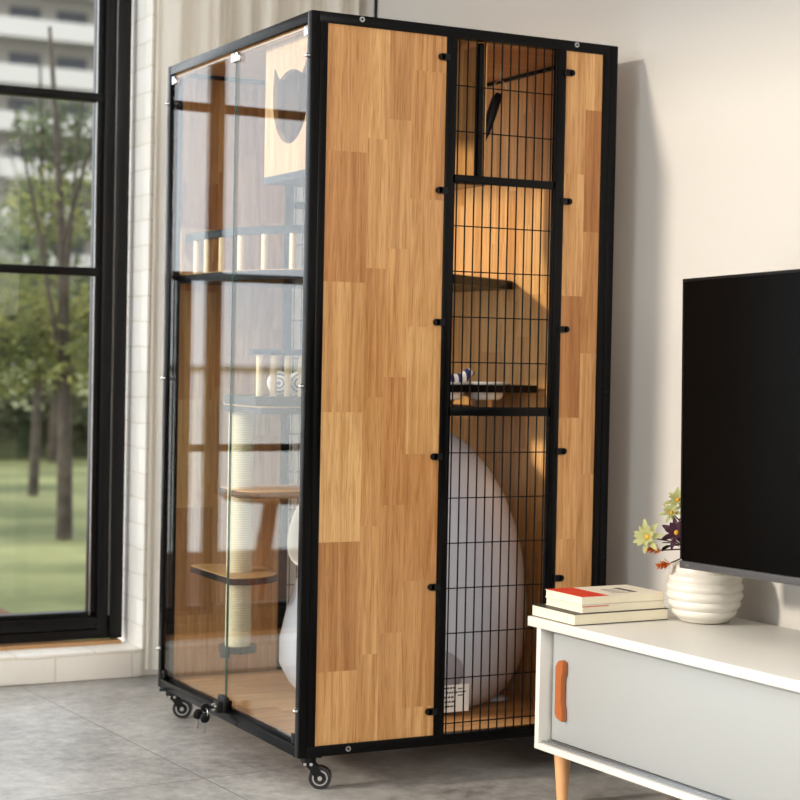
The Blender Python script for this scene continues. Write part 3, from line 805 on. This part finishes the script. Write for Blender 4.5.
flower(off(-.075, .020, 0), 'leaf', 'dark leafy sprig between the purple flower and the orange sprays', .03)

# ------------------------------------------------------------------ television
tvx = .652
tv = thing('television', 'large black flat television standing on the console at the right edge', 'television', (tvx+.02, -1.04, CT))
TR = Matrix.Translation((tvx, -.503, .538)) @ Matrix.Rotation(math.radians(-1.3), 4, 'X')
TWd, THt = 1.08, .613
def tpart(name, g, m, parent=tv, rot=True):
    if rot: g.bm.transform(TR)
    return obj(name, g, m, parent)
tpart('case', G().box(0.004, .026, -TWd, 0, .0, THt, bev=.002).box(.026, .055, -TWd+.2, -.2, .06, .4, bev=.008), M['tvcase'])
tpart('bezel', G().box(0, .004, -TWd, 0, THt-.006, THt).box(0, .004, -.006, 0, .018, THt-.006).box(0, .004, -TWd, -TWd+.006, .018, THt-.006), M['tvcase'])
tpart('screen', G().box(.0012, .004, -TWd+.006, -.006, .018, THt-.006), M['screen'])
tpart('lower_bezel', G().box(-.002, .006, -TWd, 0, 0, .016, bev=.002), M['tvgrey'])
tpart('badge', G().box(-.0025, -.0018, -.034, -.022, .006, .0095), M['alu'])
tpart('stand', G().box(tvx-.08, tvx+.11, -1.27, -1.01, CT+.0005, CT+.012, bev=.003).box(tvx+.012, tvx+.024, -1.14, -1.04, CT+.01, .58, bev=.003), M['tvcase'], rot=False)

# ------------------------------------------------------------------ outdoors
GZ = -.15
g = G().box(-60, 90, 1.9, 140, GZ-.2, GZ); tag(obj('lawn', g, M['grass'], smooth=0), 'sunny green lawn outside the window', 'lawn', kind='stuff')
struct('patio', G().box(-60, -.1, 5.6, 90, GZ, GZ+.02), M['paving'])  # pale ground out of view, added to brighten the door glass reflection
struct('deck', G().box(-9, .35, 1.8, 5.6, GZ, GZ+.02), M['deck'])  # brown ground out of view, added to darken the low part of that reflection
tb = thing('patio_table', 'round wooden patio table on the deck outside, mirrored in the cabinet glass', 'table', (-1.25, 2.95, GZ+.02))
obj('tabletop', G().lathe([(0, .52), (.25, .52), (.262, .53), (.262, .545), (.255, .552), (0, .552)], (-1.25, 2.95, GZ+.02), seg=48), M['leg'], tb)
for k in range(3):
    a = math.radians(90+120*k); c_, s_ = math.cos(a), math.sin(a)
    obj('leg', G().cyl((-1.25+.12*c_, 2.95+.12*s_, GZ+.54), (-1.25+.27*c_, 2.95+.27*s_, GZ+.022), .02, r1=.013, seg=12), M['handle'], tb)

def leaves(g, centre, rad, n, size, rnd):
    t = bmesh.new()
    for _ in range(n):
        while True:
            v = Vector((rnd.uniform(-1, 1), rnd.uniform(-1, 1), rnd.uniform(-1, 1)))
            if .25 < v.length < 1: break
        p = Vector(centre)+Vector((v.x*rad[0], v.y*rad[1], v.z*rad[2]))
        a = Vector((rnd.uniform(-1, 1), rnd.uniform(-1, 1), rnd.uniform(-1, 1))).normalized(); b = a.orthogonal().normalized()
        s = size*rnd.uniform(.6, 1.3)
        vs = [t.verts.new(p+a*s), t.verts.new(p+b*s*.45), t.verts.new(p-a*s), t.verts.new(p-b*s*.45)]
        t.faces.new(vs)
    g.merge(t)
def tree(x, y, h, blobs, mat, label, seed, tr=.04, lean=0, name='tree'):
    rnd = random.Random(seed)
    root = thing(name, label, 'tree', (x, y, GZ+.01))
    pts = [(x+lean*t+.04*math.sin(3*t), y, GZ+.012+h*t) for t in [i/7 for i in range(8)]]
    g = G().tube(pts, [tr*(1.2-.95*i/7) for i in range(8)], seg=10)
    top = Vector(pts[5])
    for k in range(3):
        a = rnd.uniform(0, 2*PI); e = top+Vector((math.cos(a)*h*.18, math.sin(a)*h*.18, h*.13))
        st_ = Vector(pts[2+k % 4]); g.tube([st_, st_.lerp(e, .5)+Vector((0, 0, .1)), e], [tr*.38, tr*.25, tr*.08], seg=6)
    obj('trunk', g, M['bark'], root)
    g = G()
    for (dx, dy, dz, rr, n, s) in blobs: leaves(g, (x+dx, y+dy, GZ+dz), (rr, rr*.8, rr*.7), n, s, rnd)
    obj('foliage', g, mat, root, smooth=0)
tree(1.44, 6.575, 3.0, [(.25, 0, .75, .0, 0, .05), (-.25, .3, 1.35, .42, 900, .035), (.12, .1, 1.1, .40, 900, .035), (.3, -.1, 1.4, .3, 520, .032), (-.4, .2, 1.0, .30, 420, .032), (.0, .2, 2.0, .34, 420, .032)], M['leaf_a'], 'slender tree with olive leaves seen through the window', 5, tr=.042, lean=-.14)
tree(2.1, 9.6, 3.3, [(-.3, 0, 1.7, .5, 240, .07), (.2, 0, 1.25, .5, 380, .07), (-.5, .2, 1.2, .45, 340, .07), (.2, 0, 2.75, .42, 620, .045)], M['leaf_b'], 'darker green tree standing behind the slender tree', 8, tr=.035)
tree(3.4, 13.5, 3.6, [(-.2, 0, 2.4, .6, 240, .09), (.3, 0, 1.5, .8, 500, .09), (-.7, 0, 1.4, .7, 500, .09)], M['leaf_b'], 'furthest tree in the garden, in front of the apartment block', 11, tr=.05)
rnd = random.Random(21)
g = G()
for i in range(14): leaves(g, (-1+i*.55, 14.3, GZ+.46), (.5, .35, .34), 240, .09, rnd)
g.box(-1.4, 6.6, 14.2, 14.5, GZ+.003, GZ+.5)
tag(obj('hedge', g, M['hedge'], smooth=0), 'low clipped hedge across the back of the lawn', 'hedge')
bd = thing('apartment_building', 'pale apartment block with rows of balconies far beyond the garden', 'building', (40, 116, GZ))
obj('wall', G().box(8, 72, 112, 122, GZ, 31), M['bwall'], bd, smooth=0)
for k in range(9):
    z = 3.0+k*3.05; x0 = 9+(k % 2)*1.5
    obj('balcony', G().box(x0, 71, 109.6, 112, z, z+.3).box(x0, 71, 109.6, 109.8, z+.3, z+1.25), M['bwhite'], bd, smooth=0)
    for j in range(7):
        obj('window', G().box(22.5+j*3.2, 24.6+j*3.2, 111.9, 112.02, z+.3, z+2.4), M['bdark'], bd, smooth=0)
obj('roof', G().prism([(110, 31), (124, 31), (117, 33.5)], 'X', 7, 73), M['broof'], bd, smooth=0)

# ------------------------------------------------------------------ light
w = bpy.data.worlds.new('sky'); S.world = w; w.use_nodes = True
bg = w.node_tree.nodes['Background']; bg.inputs[0].default_value = (.90, .955, 1, 1); bg.inputs[1].default_value = 2.75
def sun(name, d, en, col, ang):
    l = bpy.data.lights.new(name, 'SUN'); l.energy = en; l.color = col; l.angle = math.radians(ang)
    o = bpy.data.objects.new(name, l); COL.objects.link(o); o.rotation_euler = Vector(d).to_track_quat('-Z', 'Y').to_euler(); return o
sun('sun', (1, -.12, -.36), 3.0, (1, .89, .75), 5)
al = bpy.data.lights.new('fill_light', 'AREA'); al.shape = 'RECTANGLE'; al.size = 2.4; al.size_y = 2.0; al.energy = 138; al.color = (1, .97, .92)  # added fill lamp behind the camera, brightens curtain and wood side
ao = bpy.data.objects.new('fill_light', al); COL.objects.link(ao); ao.location = (-1.0, -5.0, 2.2)
ao.rotation_euler = (Vector((.3, 1.3, 1.4))-ao.location).to_track_quat('-Z', 'Y').to_euler()

S.view_settings.view_transform = 'Standard'; S.view_settings.look = 'None'; S.view_settings.gamma = 1
S.view_settings.use_curve_mapping = False
S.view_settings.exposure = 0
